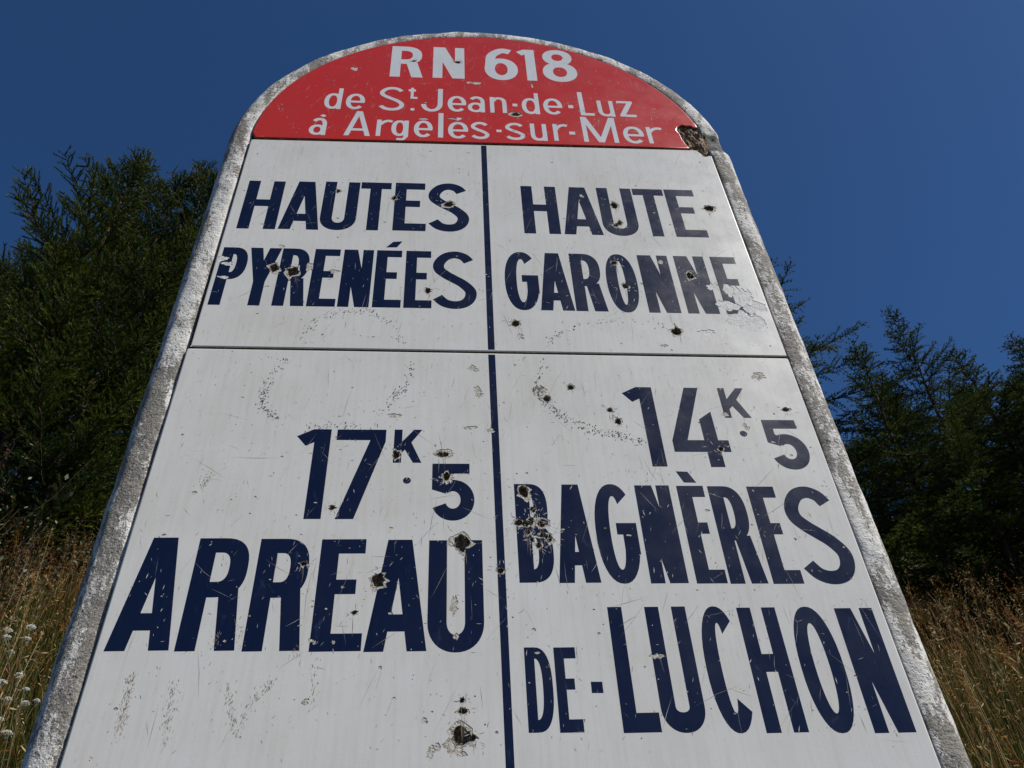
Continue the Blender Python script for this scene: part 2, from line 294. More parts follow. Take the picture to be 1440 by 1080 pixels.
def glyph(ch, x0, x1, z0, z1, s, tf):
    """outline pieces (overlapping simple polygons) of one letter"""
    w, h = x1-x0, z1-z0
    t = tf*h
    P = []
    def rect(a, b, c, d): P.append([(a, b), (c, b), (c, d), (a, d)])
    def para(b0, b1, v0, t0, t1, v1): P.append([(b0, v0), (b1, v0), (t1, v1), (t0, v1)])
    def ell(cx, cy, rx, ry, a, e):
        ca, sa = math.cos(a), math.sin(a)
        return (cx + rx*math.copysign(abs(ca)**(2/e), ca), cy + ry*math.copysign(abs(sa)**(2/e), sa))
    def ring(cx, cy, rx, ry, rxi, ryi, a0=0, a1=360, e=2.0, ei=None):
        n = max(6, int(abs(a1-a0)/9)); ei = ei or e
        A = [R(a0+(a1-a0)*i/n) for i in range(n+1)]
        for i in range(n):
            P.append([ell(cx, cy, rx, ry, A[i], e), ell(cx, cy, rx, ry, A[i+1], e), ell(cx, cy, rxi, ryi, A[i+1], ei), ell(cx, cy, rxi, ryi, A[i], ei)])
    def stroke(pts, wd):
        # Catmull-Rom centreline, constant width
        pts = [Vector(p) for p in pts]
        q = [pts[0]*2-pts[1]] + pts + [pts[-1]*2-pts[-2]]
        L = []
        for i in range(1, len(q)-2):
            for k in range(4):
                u = k/4
                a, b, c_, d = q[i-1], q[i], q[i+1], q[i+2]
                L.append(0.5*((2*b) + (c_-a)*u + (2*a-5*b+4*c_-d)*u*u + (3*b-a-3*c_+d)*u**3))
        L.append(pts[-1])
        O = []
        for i, p in enumerate(L):
            d = (L[min(i+1, len(L)-1)] - L[max(i-1, 0)]).normalized()
            nn = Vector((-d.y, d.x))*wd/2
            O.append((p+nn, p-nn))
        for i in range(len(O)-1):
            P.append([tuple(O[i][0]), tuple(O[i+1][0]), tuple(O[i+1][1]), tuple(O[i][1])])
    def bowl(v0, v1, cx, xr, ss, e=2.4):
        cy, ry = (v0+v1)/2, (v1-v0)/2
        rect(0, v1-t, cx, v1); rect(0, v0, cx, v0+t)
        ring(cx, cy, xr-cx, ry, max(0.001, xr-cx-ss), ry-t, -90, 90, e)
    if ch == 'H':
        rect(0, 0, s, h); rect(w-s, 0, w, h); rect(s*0.9, 0.46*h, w-s*0.9, 0.46*h+t)
    elif ch in ('A', 'A2'):
        ls = s if ch == 'A' else s*1.05
        a0 = 0.29*w if ch == 'A' else 0.5*w-0.62*s
        para(0, ls, 0, a0, a0+ls, h); para(w-ls, w, 0, w-a0-ls, w-a0, h)
        v = 0.165*h if ch == 'A' else 0.2*h
        f = v/h; rect(a0*f+ls*0.6, v, w-a0*f-ls*0.6, v+t*(1.05 if ch == 'A' else 0.8))
    elif ch == 'U':
        vr = min(0.56*w, 0.36*h)
        rect(0, vr, s, h); rect(w-s, vr, w, h)
        ring(w/2, vr, w/2, vr+0.006*h, w/2-s, vr-t, 180, 360, 2.15)
    elif ch == 'T':
        rect(0, h-t, w, h); rect(w/2-s/2, 0, w/2+s/2, h-t*0.9)
    elif ch == 'E':
        rect(0, 0, s, h); rect(s*0.9, 0, w, t*1.05); rect(s*0.9, h-t, 0.94*w, h); rect(s*0.9, 0.485*h, 0.80*w, 0.485*h+t*0.95)
    elif ch in ('L', 'L2'):
        rect(0, 0, s, h); rect(s*0.9, 0, w, t)
    elif ch in ('S', 's'):
        k = s if ch == 'S' else s
        X = lambda a: k/2+(w-k)*a
        Y = lambda a: k*0.46+(h-k*0.92)*a
        pts = [(0.93, 0.86), (0.78, 0.955), (0.52, 1.0), (0.24, 0.955), (0.05, 0.82), (0.06, 0.69), (0.26, 0.585), (0.5, 0.50), (0.76, 0.405), (0.97, 0.27), (0.95, 0.13), (0.78, 0.03), (0.5, 0.0), (0.22, 0.04), (0.02, 0.145)]
        stroke([(X(a), Y(b)) for a, b in pts], k)
    elif ch == 'P':
        rect(0, 0, s, h); bowl(0.43*h, h, 0.45*w, w, s*0.95)
    elif ch in ('R', 'R2'):
        rect(0, 0, s, h); bowl(0.42*h, h, 0.42*w, 0.95*w, s*0.95)
        para(w-1.12*s, w, 0, 0.66*w-0.62*s, 0.66*w+0.5*s, 0.47*h)
    elif ch == 'r':
        rect(0, 0, s, h); bowl(0.45*h, h, 0.45*w, 0.97*w, s*0.98, 2.6)
        para(w-s, w, 0, w-s-0.13*w, w-0.13*w, 0.53*h)
    elif ch == 'B':
        rect(0, 0, s, h); bowl(0.46*h, h, 0.40*w, 0.93*w, s*0.95, 2.6); bowl(0, 0.46*h+t, 0.40*w, w, s*0.98, 2.6)
    elif ch == 'D':
        rect(0, 0, s, h); bowl(0, h, 0.35*w, w, s*1.0, 2.6)
    elif ch == 'Y':
        para(w/2-s/2, w/2+s/2, 0.40*h, 0, s*1.08, h); para(w/2-s/2, w/2+s/2, 0.40*h, w-s*1.08, w, h)
        rect(w/2-s/2, 0, w/2+s/2, 0.42*h)
    elif ch in ('N', 'N2'):
        k = s*0.96
        rect(0, 0, k, h); rect(w-k, 0, w, h); para(w-1.22*s, w, 0, 0, 1.22*s, h)
    elif ch == 'O':
        ring(w/2, h/2, w/2, h/2+0.008*h, w/2-s, h/2-t*0.95, 0, 360, 2.25, 2.1)
    elif ch == 'G':
        ring(w*0.5, h/2, w/2, h/2+0.008*h, w/2-s, h/2-t, 48, 335, 2.25, 2.2)
        rect(0.50*w, 0.47*h, w*0.985, 0.47*h+t*0.95); rect(w*0.985-s, 0.27*h, w*0.985, 0.50*h)
    elif ch == 'C':
        ring(w*0.5, h/2, w/2, h/2+0.008*h, w/2-s*1.05, h/2-t*0.95, 46, 318, 2.2, 2.15)
    elif ch in ('1', '12'):
        rect(w-s, 0, w, h)
        k = w/0.0375; q = w-s
        P.append([(0, 0.915*h), (0.011*k, 0.80*h), (q+0.1*s, 0.852*h), (q+0.1*s, h), (q-0.12*s, h)])
    elif ch == '7':
        rect(-0.0078, h-t, w*0.9, h)
        P.append([(0, 0), (0.0190, 0), (w, 0.855*h), (w, h), (0.0298, h), (0.0298, 0.876*h)])
    elif ch == '4':
        P.append([(-0.0002, 0.018+0.004), (-0.0002, 0.038), (0.0284, h), (0.0459, h), (0.0182, 0.0392), (0.0137, 0.022)])
        rect(-0.0002, 0.0215, w, 0.0388)
        P.append([(0.0377, 0), (0.0545, 0), (0.0541, 0.0825), (0.0377, 0.0701)])
    elif ch == 'K':
        rect(0, 0, s, h)
        P.append([(s*0.9, 0.27*h), (0.42*w, 0.40*h), (w, h), (0.70*w, h), (s*0.9, 0.60*h)])
        P.append([(0.36*w, 0.44*h), (0.60*w, 0.64*h), (w, 0), (0.70*w, 0)])
    elif ch == '5':
        rect(0.08*w, h-t, 0.905*w, h); rect(0.08*w, 0.545*h, 0.08*w+s, h-t*0.9)
        P.append([(0.08*w, 0.55*h), (0.08*w, 0.53*h), (0.385*w, 0.455*h), (0.42*w, 0.64*h), (0.08*w+s, 0.70*h)])
        ring(0.535*w, 0.35*h, 0.465*w, 0.355*h, 0.165*w, 0.15*h, -158, 132, 2.05)
    elif ch == '6':
        ring(w/2, 0.335*h, w/2, 0.335*h, w/2-s*1.05, 0.335*h-t*1.02, 0, 360, 2.1)
        stroke([(s*0.52, 0.34*h), (s*0.60, 0.52*h), (0.22*w, 0.74*h), (0.42*w, 0.885*h), (0.60*w, 0.925*h), (0.80*w, 0.89*h)], s*1.0)
    elif ch == '8':
        ring(w/2, 0.295*h, w/2, 0.295*h, w/2-s*1.05, 0.295*h-t*1.0, 0, 360, 2.1)
        ring(0.48*w, 0.755*h, 0.435*w, 0.245*h, 0.435*w-s*0.95, 0.245*h-t*0.95, 0, 360, 2.1)
    elif ch == 'd':
        xh = 0.745*h
        ring(w*0.5, xh/2, w*0.5, xh/2, w*0.5-s*1.05, xh/2-t, 0, 360, 2.2); rect(w-s, 0, w, h)
    elif ch == 'e':
        ring(w/2, h/2, w/2, h/2, w/2-s*1.1, h/2-t, -2, 318, 2.15); rect(s*0.7, 0.42*h, w-s*0.08, 0.42*h+t*0.9)
    elif ch == 'a':
        ring(0.47*w, 0.30*h, 0.47*w, 0.30*h, 0.47*w-s, 0.30*h-t*0.9, 0, 360, 2.1)
        ring(0.53*w, 0.64*h, 0.47*w, 0.36*h, 0.47*w-s, 0.36*h-t, 0, 148, 2.2); rect(w-s, 0, w, 0.66*h)
    elif ch == 'n':
        rect(0, 0, s, h); rect(w-s, 0, w, 0.66*h); ring(0.53*w, 0.62*h, 0.47*w, 0.38*h, 0.47*w-s, 0.38*h-t, 0, 165, 2.4)
    elif ch == 'u':
        rect(0, 0.36*h, s, h); rect(w-s, 0, w, h); ring(0.5*w, 0.37*h, 0.5*w, 0.37*h, 0.5*w-s, 0.37*h-t, 180, 350, 2.4)
    elif ch == 'rr':
        rect(0, 0, s, h); stroke([(s*0.5, 0.66*h), (0.42*w, 0.86*h), (0.70*w, 0.94*h), (0.98*w, 0.91*h)], t)
    elif ch == 'g':
        cy = 0.60*h
        ring(w*0.48, cy, w*0.48, 0.40*h, w*0.48-s*1.05, 0.40*h-t*0.85, 0, 360, 2.2); rect(w-s, 0.16*h, w, h)
        stroke([(w-s*0.5, 0.20*h), (w-s*0.9, 0.08*h), (0.66*w, 0.045*h), (0.34*w, 0.05*h)], t*0.8)
    elif ch == 'z':
        rect(-0.05*w, h-t, 0.92*w, h); rect(0, 0, w, t); para(0, s*1.35, t*0.8, 0.92*w-s*1.35, 0.92*w, h-t*0.8)
    elif ch in ('l', '-'):
        rect(0, 0, w, h)
    elif ch == '.':
        P.append([(w/2+w/2*math.cos(R(a)), h/2+h/2*math.sin(R(a))) for a in range(0, 360, 24)])
    elif ch == 't':
        rect(0.24*w, 0, 0.56*w, h); rect(0, 0.66*h, 0.78*w, 0.86*h); rect(0.5*w, 0, w, 0.17*h)
    elif ch == 'J':
        rect(w-s, 0.33*h, w, h); ring(w/2, 0.34*h, w/2, 0.34*h, w/2-s, 0.34*h-t, 186, 360, 2.1)
    elif ch == 'M':
        rect(0, 0, s, h); rect(w-s, 0, w, h)
        para(w/2-s*0.62, w/2+s*0.62, 0, 0, s*1.25, h); para(w/2-s*0.62, w/2+s*0.62, 0, w-s*1.25, w, h)
    return [[(x0+a, z0+b) for a, b in p] for p in P]

def ccw(p):
    a = sum(p[i][0]*p[(i+1) % len(p)][1]-p[(i+1) % len(p)][0]*p[i][1] for i in range(len(p)))
    return p if a > 0 else p[::-1]

rng = random.Random(11)
def blob(cx, cz, rx, rz, n=13, rag=0.28):
    return [(cx+rx*math.cos(2*math.pi*i/n)*(1+rng.uniform(-rag, rag)), cz+rz*math.sin(2*math.pi*i/n)*(1+rng.uniform(-rag, rag))) for i in range(n)]

def inset(poly, d):
    n = len(poly); out = []
    for i in range(n):
        p0, p1, p2 = Vector(poly[i-1]), Vector(poly[i]), Vector(poly[(i+1) % n])
        a, b = (p1-p0), (p2-p1)
        if a.length < 1e-9 or b.length < 1e-9: out.append(tuple(p1)); continue
        a.normalize(); b.normalize()
        n1, n2 = Vector((-a.y, a.x)), Vector((-b.y, b.x))
        bis = n1+n2
        k = 1.0/max(0.55, (1+n1.dot(n2))/2*1.0)**0.5
        bis = bis.normalized()*k if bis.length > 1e-6 else n1
        out.append(tuple(p1+bis*d))
    return out

def rounded(corners, r=0.004):
    out = []
    n = len(corners)
    for i in range(n):
        p0, p1, p2 = Vector(corners[i-1]), Vector(corners[i]), Vector(corners[(i+1) % n])
        a = (p0-p1).normalized(); b = (p2-p1).normalized()
        for u in (0, 0.33, 0.67, 1):
            out.append(tuple((p1+a*r)*(1-u)**2 + p1*2*u*(1-u) + (p1+b*r)*u*u))
    return out

# plate outlines (counter-clockwise)
def seam_red(x): return 1.5095 + x*0.0148
def seam_mid(x): return 1.0318 - x*0.0052
red_out = [(-0.3715, seam_red(-0.3715))]
red_out = [(-0.368, seam_red(-0.368))] + [(x, seam_red(x)) for x in (-0.25, -0.12, 0, 0.12, 0.25)] + [BITE[-1]] + BITE[::-1][1:]
a_end = math.degrees(math.atan2(BITE[0][1]-ZR, BITE[0][0]))
k = 70
red_out += [(0.375*math.cos(R(a_end+2+(178.6-a_end-2)*i/k)), ZR+0.375*math.sin(R(a_end+2+(178.6-a_end-2)*i/k))) for i in range(k+1)]
red_out = ccw(red_out)
upper_out = [(-0.3745, seam_mid(-0.3745)+0.001), (-0.1, seam_mid(-0.1)+0.0015), (0.1, seam_mid(0.1)+0.0015), (0.3757, seam_mid(0.3757)+0.001)]
upper_out = rounded([(-0.3745, seam_mid(-0.3745)+0.001), (0.3757, seam_mid(0.3757)+0.001), (0.3741, 1.4942)])[:-4] + \
    [(0.3741, 1.4935)] + [(x, z-0.001) for x, z in WB[::-1][1:]] + [(0.345, seam_red(0.345)-0.0046)] + \
    rounded([(0.3, 1.40), (0.34, seam_red(0.34)-0.0045), (-0.3735, seam_red(-0.3735)-0.0045), (-0.3745, 1.2)])[8:12]
upper_out = ccw(upper_out)
lower_out = ccw(rounded([(-0.3757, 0.541), (0.3764, 0.523), (0.3757, seam_mid(0.3757)-0.001), (-0.3745, seam_mid(-0.3745)-0.001)]))

def build_plate(key, parent, out, mat, lmat):
    face = inset(out, 0.0022)
    polys = [('plate', face)]
    words = {}
    for wd, items in WORDS:
        if PLATE_OF[wd] != key: continue
        s, tf = WORD_STYLE.get(wd, (0, 0))
        for it in items:
            if it[0] == 'poly': pcs = [[tuple(q) for q in it[1]]]
            else:
                ch, x0, x1, z0, z1 = it
                ss, tt = s, tf
                if wd not in WORD_STYLE:      # small lettering of the red plate
                    ss, tt = 0.0073, 0.135
                    if ch in ('s',): ss = 0.0079 if z1-z0 > 0.06 else 0.0070
                    if ch in ('A2', 'M'): ss, tt = 0.0078, 0.11
                    if ch in ('J', 'L2'): ss, tt = 0.0084, 0.10
                    if ch == 'd': tt = 0.10
                    if ch == 'g': tt = 0.125
                    if ch in ('e', 'a'): ss = 0.0071
                pcs = glyph(ch, x0, x1, z0, z1, ss, tt)
            for p in pcs: polys.append((('L', wd), ccw(p)))
    if key == 'lower':
        for cx, cz, r in ((-0.1020, 0.8359, 0.0043), (0.2870, 0.9034, 0.0045)):
            polys.append((('L', '17' if cx < 0 else '14'), [(cx+r*math.cos(R(a)), cz+r*math.sin(R(a))) for a in range(0, 360, 20)]))
        polys.append((('D', 'stripe'), [(-0.0073, 0.5345), (0.0003, 0.5343), (-0.0003, seam_mid(0)-0.0042), (-0.0090, seam_mid(0)-0.0042)]))
    if key == 'upper':
        polys.append((('D', 'stripe'), [(-0.0090, seam_mid(0)+0.0042), (-0.0004, seam_mid(0)+0.0042), (0.0010, seam_red(0)-0.0075), (-0.0079, seam_red(0)-0.0075)]))
    zlo = min(p[1] for p in out); zhi = max(p[1] for p in out)
    def inside(x, z):
        if key == 'red': return z > seam_red(x)+0.006 and math.hypot(x, z-ZR) < 0.366 and not (x > 0.315 and z < 1.6)
        if key == 'upper': return seam_mid(x)+0.006 < z < seam_red(x)-0.014 and abs(x) < 0.367
        return 0.546 < z < seam_mid(x)-0.006 and abs(x) < 0.367
    holes = []
    for cx, cz, rx, rz in HOLES:
        if inside(cx, cz):
            rx *= 0.88; rz *= 0.88; b = blob(cx, cz, rx, rz, 15, 0.30)
            holes.append((b, cx, cz, rx, rz))
            polys.append((('chip',), ccw([(cx+(x-cx)*rng.uniform(1.1, 1.8)+rng.uniform(-.0008, .0008), cz+(z-cz)*rng.uniform(1.1, 1.8)-0.0008) for x, z in b])))
            polys.append((('hole',), ccw(b)))
    for cx, cz, rx, rz in CHIPS:
        if inside(cx, cz):
            kind = 'fill' if (0.27 < cx < 0.40 and 1.0 < cz < 1.2) or (-0.38 < cx < -0.33 and cz > 1.1) else 'chip'
            for q in range(3):
                sc = rng.uniform(0.35, 0.75)
                polys.append(((kind,), ccw(blob(cx+rng.uniform(-.6, .6)*rx, cz+rng.uniform(-.6, .6)*rz, rx*sc, rz*sc, 15, 0.5))))
    nsmall = {'red': 120, 'upper': 130, 'lower': 260}[key]
    for _ in range(nsmall):
        x = rng.uniform(-0.365, 0.365); z = rng.uniform(zlo, zhi)
        if not inside(x, z): continue
        r = 0.0004 + 0.0015*rng.random()**3
        polys.append((('chip',), ccw(blob(x, z, r*rng.uniform(0.7, 1.8), r, 7, 0.4))))
    co, fc = [], []
    for _, p in polys:
        fc.append(list(range(len(co), len(co)+len(p))))
        co += [Vector(q) for q in p]
    V, E_, F, ov, oe, of = delaunay_2d_cdt(co, [], fc, 1, 1e-6)
    bins = {}
    F = [t_ for f in F for t_ in ([tuple(f)] if len(f) == 3 else [(f[0], f[i], f[i+1]) for i in range(1, len(f)-1)])]
    VA = np.array([(v.x, v.y) for v in V]); CE = VA[np.array(F)].mean(1)
    member = [[] for _ in F]
    for pi, (_, p) in enumerate(polys):
        pa = np.array(p); lo_, hi_ = pa.min(0), pa.max(0)
        cand = np.nonzero((CE[:, 0] >= lo_[0]) & (CE[:, 0] <= hi_[0]) & (CE[:, 1] >= lo_[1]) & (CE[:, 1] <= hi_[1]))[0]
        if not len(cand): continue
        c2 = CE[cand]; ins = np.zeros(len(cand), bool)
        for i in range(len(pa)):
            x1_, y1_ = pa[i-1]; x2_, y2_ = pa[i]
            if y1_ == y2_: continue
            cr = ((y1_ > c2[:, 1]) != (y2_ > c2[:, 1])) & (c2[:, 0] < (x2_-x1_)*(c2[:, 1]-y1_)/(y2_-y1_)+x1_)
            ins ^= cr
        for i in cand[ins]: member[i].append(pi)
    for f, src in zip(F, member):
        kinds = [polys[i][0] for i in src]
        if 'plate' not in kinds: continue
        flat = [q[0] for q in kinds if q != 'plate']
        if 'hole' in flat: continue
        if 'chip' in flat: kk = 'chip'
        elif 'fill' in flat: kk = 'fill'
        else:
            lt = [q for q in kinds if q != 'plate']
            kk = lt[0] if lt else 'plate'
        bins.setdefault(kk, []).append(f)
    def sub(faces):
        used = sorted({i for f in faces for i in f}); mp = {i: j for j, i in enumerate(used)}
        return [(V[i].x, FACE, V[i].y) for i in used], [tuple(mp[i] for i in f) for f in faces]
    # plate body: enamel face + chips + rounded rim
    vs, fs = sub(bins['plate']); mi = [0]*len(fs)
    for kk, slot in (('chip', 1), ('fill', 2)):
        if kk in bins:
            v2, f2 = sub(bins[kk]); o_ = len(vs)
            vs += [(a, b+0.0003, c_) for a, b, c_ in v2]; fs += [tuple(i+o_ for i in f) for f in f2]; mi += [slot]*len(f2)
    prof = [(0.0022, 0.0), (0.0012, 0.0003), (0.0005, 0.0010), (0.0003, 0.0013), (0.0, 0.0028), (0.0, 0.0155)]
    n = len(out); base = len(vs)
    for d, dy in prof:
        lp = inset(out, d)
        vs += [(x, FACE+dy, z) for x, z in lp]
    for j in range(len(prof)-1):
        for i in range(n):
            a = base+j*n+i; b = base+j*n+(i+1) % n
            fs.append((a, a+n, b+n, b)); mi.append(0 if j < 2 else 3)  # sides below the bevel in dark rock, painting in the seam shade
    me = mesh('plate', vs, fs)
    o = link('plate', me, parent, [mat if key != 'red' else red_enamel, chip_mat, filler_mat, crater_mat])
    me.polygons.foreach_set('material_index', mi)
    bm = bmesh.new(); bm.from_mesh(me)
    for f in bm.faces:
        if abs(f.normal.y) > 0.9 and f.normal.y > 0: f.normal_flip()
    bm.normal_update(); bm.to_mesh(me); bm.free()
    for p in me.polygons:
        p.use_smooth = abs(p.normal.y) < 0.995
    # lettering, one piece for each word
    for kk, faces in bins.items():
        if isinstance(kk, tuple) and kk[0] in ('L', 'D'):
            v2, f2 = sub(faces)
            nm = 'lettering' if kk[0] == 'L' else 'dividing_stripe'
            lo = link(nm, mesh(nm, v2, f2), o, [lmat])
            for p in lo.data.polygons:
                pass
            b2 = bmesh.new(); b2.from_mesh(lo.data)
            for f in b2.faces:
                if f.normal.y > 0: f.normal_flip()
            b2.to_mesh(lo.data); b2.free()
    # craters
    for b, cx, cz, rx, rz in holes:
        n = len(b); depth = min(0.0055, 0.6*min(rx, rz)+0.002)
        vs, fs = [], []
        for sc, dy in ((1.0, 0.0), (0.93, 0.0016), (0.86, depth*0.6), (0.55, depth), (0.0, depth*1.05)):
            for x, z in b:
                j = 0 if sc in (1.0, 0.0) else 0.12
                vs.append((cx+(x-cx)*sc*(1+rng.uniform(-j, j)), FACE+dy+(rng.uniform(-.001, .001) if dy > 0.002 else 0), cz+(z-cz)*sc*(1+rng.uniform(-j, j))))
        for j in range(4):
            for i in range(n):
                a = j*n+i; c_ = j*n+(i+1) % n
                fs.append((a, c_, c_+n, a+n))
        me = mesh('bullet_hole', vs, fs)
        link('bullet_hole', me, o, [crater_mat, chip_mat])
        for i, p in enumerate(me.polygons):
            p.material_index = 1 if i < n else 0
    # fine scratches and residue, joined
    def sliver_obj(name, segs, mt):
        vs, fs = [], []
        for x0, z0, x1, z1, wd in segs:
            if not (inside(x0, z0) and inside(x1, z1)): continue
            d = Vector((x1-x0, z1-z0)); L = d.length
            if L < 1e-5: continue
            nn = Vector((-d.y, d.x))/L*wd/2
            b0 = len(vs)
            mx, mz = (x0+x1)/2+rng.uniform(-.03, .03)*L, (z0+z1)/2+rng.uniform(-.03, .03)*L
            vs += [(x0, FACE-.0002, z0), (mx+nn.x, FACE-.0002, mz+nn.y), (x1, FACE-.0002, z1), (mx-nn.x, FACE-.0002, mz-nn.y)]
            fs.append((b0, b0+1, b0+2, b0+3))
        if not fs: return
        so_ = link(name, mesh(name, vs, fs), o, [mt]); tag(so_, kind='stuff')
    hit = []
    for b, cx, cz, rx, rz in holes:
        for _ in range(9):
            an = rng.uniform(0, 6.28); r0 = max(rx, rz)*rng.uniform(1.2, 2.6); l_ = rng.uniform(.001, .008)
            x, z = cx+r0*math.cos(an), cz+r0*math.sin(an); an += rng.gauss(0, .5)
            hit.append((x, z, x+l_*math.cos(an), z+l_*math.sin(an), rng.uniform(.0003, .0009)))
    drips = []
    for b, cx, cz, rx, rz in holes:
        for _ in range(rng.randrange(0, 4)):
            x = cx+rng.uniform(-.8, .8)*rx; z = cz-rz*rng.uniform(.8, 1.3); l_ = rng.uniform(.004, .03)
            drips.append((x, z, x+rng.gauss(0, .0006), z-l_, rng.uniform(.0002, .0005)))
    def rnd_scr(nn, lmax, w0, w1):
        L_ = []
        for _ in range(nn):
            x = rng.uniform(-.37, .37); z = rng.uniform(zlo, zhi)
            an = rng.choice((rng.uniform(0, 6.3), rng.gauss(1.57, 0.25), rng.gauss(1.2, 0.2))); l_ = lmax*rng.random()**2.5+0.002
            L_.append((x, z, x+l_*math.cos(an), z+l_*math.sin(an), rng.uniform(w0, w1)))
        return L_
    mult = {'red': 1.0, 'upper': 0.8, 'lower': 1.2}[key]
    sliver_obj('pale_scratches', hit + rnd_scr(int(230*mult), 0.04, 0.00012, 0.0004) + rnd_scr(int(330*mult), 0.006, 0.0003, 0.0010), pale_scratch)
    if key != 'red':
        sliver_obj('grey_scratches', rnd_scr(int(230*mult), 0.06, 0.00015, 0.0004) + rnd_scr(int(330*mult), 0.005, 0.0003, 0.0008), grey_scratch)
        for kd, mt, nm in (('d', dark_speck, 'residue_specks'), ('t', tan_speck, 'stain_specks')):
            segs = list(drips) if kd == 't' else []
            for k_, pl_, cnt in SPECKS:
                if k_ != kd: continue
                for _ in range(cnt if kd == 'd' else cnt*2):
                    i = rng.randrange(len(pl_)-1); u = rng.random()
                    x = pl_[i][0]*(1-u)+pl_[i+1][0]*u+rng.gauss(0, .0030 if kd == 'd' else .0022); z = pl_[i][1]*(1-u)+pl_[i+1][1]*u+rng.gauss(0, .0036)
                    an = rng.gauss(1.0, 0.7) if kd == 'd' else rng.gauss(1.45, 0.3); l_ = rng.uniform(.0008, .0042)
                    segs.append((x, z, x+l_*math.cos(an), z+l_*math.sin(an), rng.uniform(.0004, .0013) if kd == 'd' else rng.uniform(.0002, .0006)))
            sliver_obj(nm, segs, mt)
    return o

# ------------------------------------------------------------------ milestone
stone = empty('milestone', (0, 0.12, 0))
tag(stone, 'tall round-topped concrete milestone with red and white enamel plates, pocked with bullet holes', 'milestone')
def build_stone():
    path = []          # (point, outward normal) along the plate edge line
    step = 0.005
    zz = -0.05
    while zz < ZR-step*0.5:
        path.append((-0.3745, zz, -1.0, 0.0)); zz += step
    na = int(math.pi*0.3745/step)
    for i in range(na+1):
        a = math.pi*(1-i/na)
        path.append((0.3745*math.cos(a), ZR+0.3745*math.sin(a), math.cos(a), math.sin(a)))
    zz = ZR-step
    while zz > -0.055:
        path.append((0.3745, zz, 1.0, 0.0)); zz -= step
    prof = [(-0.016, 0.012), (0.0002, 0.0115), (0.0008, 0.004), (0.0022, 0.0), (0.006, -0.0012), (0.010, -0.0016), (0.014, -0.0016), (0.018, -0.0012), (0.022, -0.0008), (0.0252, -0.0002),
            (0.0282, 0.0010), (0.0315, 0.0034), (0.0350, 0.0072), (0.0382, 0.0118), (0.0408, 0.0170), (0.0424, 0.0230), (0.043, 0.03), (0.043, 0.06), (0.043, 0.11), (0.043, 0.17), (0.043, 0.215), (0.039, 0.232), (0.027, 0.24)]
    vs, fs = [], []
    dam = Vector((0.392, 1.543))
    for (x, z, nx_, nz_) in path:
        for j, (d, y) in enumerate(prof):
            px, pz = x+nx_*d, z+nz_*d
            q = Vector((px*1, y, pz))
            n1 = noise.noise(q*38)*0.0012 + noise.noise(q*120)*0.0006 + noise.noise(q*11)*0.0016 - 0.004*max(0, noise.noise(q*17+Vector((5, 1, 2)))-0.42)*(d > 0.02)
            if j < 2: n1 = 0
            # front land moves in y, the rounded arris also outwards
            fo = min(1, max(0, (d-0.03)/0.017))
            yy = y - n1*(1-fo) ; dd = n1*fo
            px += nx_*dd; pz += nz_*dd
            r = (Vector((px, pz))-dam).length + 0.014*noise.noise(q*45)
            if r < 0.040 and j >= 1 and y < 0.1:
                k = (1-r/0.040)
                k = min(1, k*1.5)
                yy += 0.006*k*(1+0.6*noise.noise(q*90)); px -= nx_*0.005*k; pz -= nz_*0.005*k
            vs.append((px, yy, pz))
    m_ = len(prof)
    for i in range(len(path)-1):
        for j in range(m_-1):
            a = i*m_+j
            fs.append((a, a+1, a+m_+1, a+m_))
    front = [i*m_ for i in range(len(path))]; back = [i*m_+m_-1 for i in range(len(path))]
    # fill front panel and back by strips between left and right legs of the path
    L = len(path)
    for lst, flip in ((front, False), (back, True)):
        for i in range(L//2):
            a, b, c_, d = lst[i], lst[i+1], lst[L-2-i], lst[L-1-i]
            if len({a, b, c_, d}) < 3: continue
            f = (a, b, c_, d) if b != c_ else (a, b, d)
            fs.append(f if not flip else f[::-1])
    me = mesh('stone_body', vs, fs)
    o = link('stone_body', me, stone, [concrete])
    bm = bmesh.new(); bm.from_mesh(me); bmesh.ops.recalc_face_normals(bm, faces=bm.faces); bm.to_mesh(me); bm.free()
    for p in me.polygons: p.use_smooth = True
build_stone()
pl_red = build_plate('red', stone, red_out, red_enamel, letter_white)
tag(pl_red, 'red half-round enamel plate with the white route number')
pl_up = build_plate('upper', stone, upper_out, white_enamel, blue_enamel)
tag(pl_up, 'white enamel plate naming the two departments in navy letters')
pl_lo = build_plate('lower', stone, lower_out, white_enamel, blue_enamel)
tag(pl_lo, 'white enamel plate with the distances to two towns in navy letters')

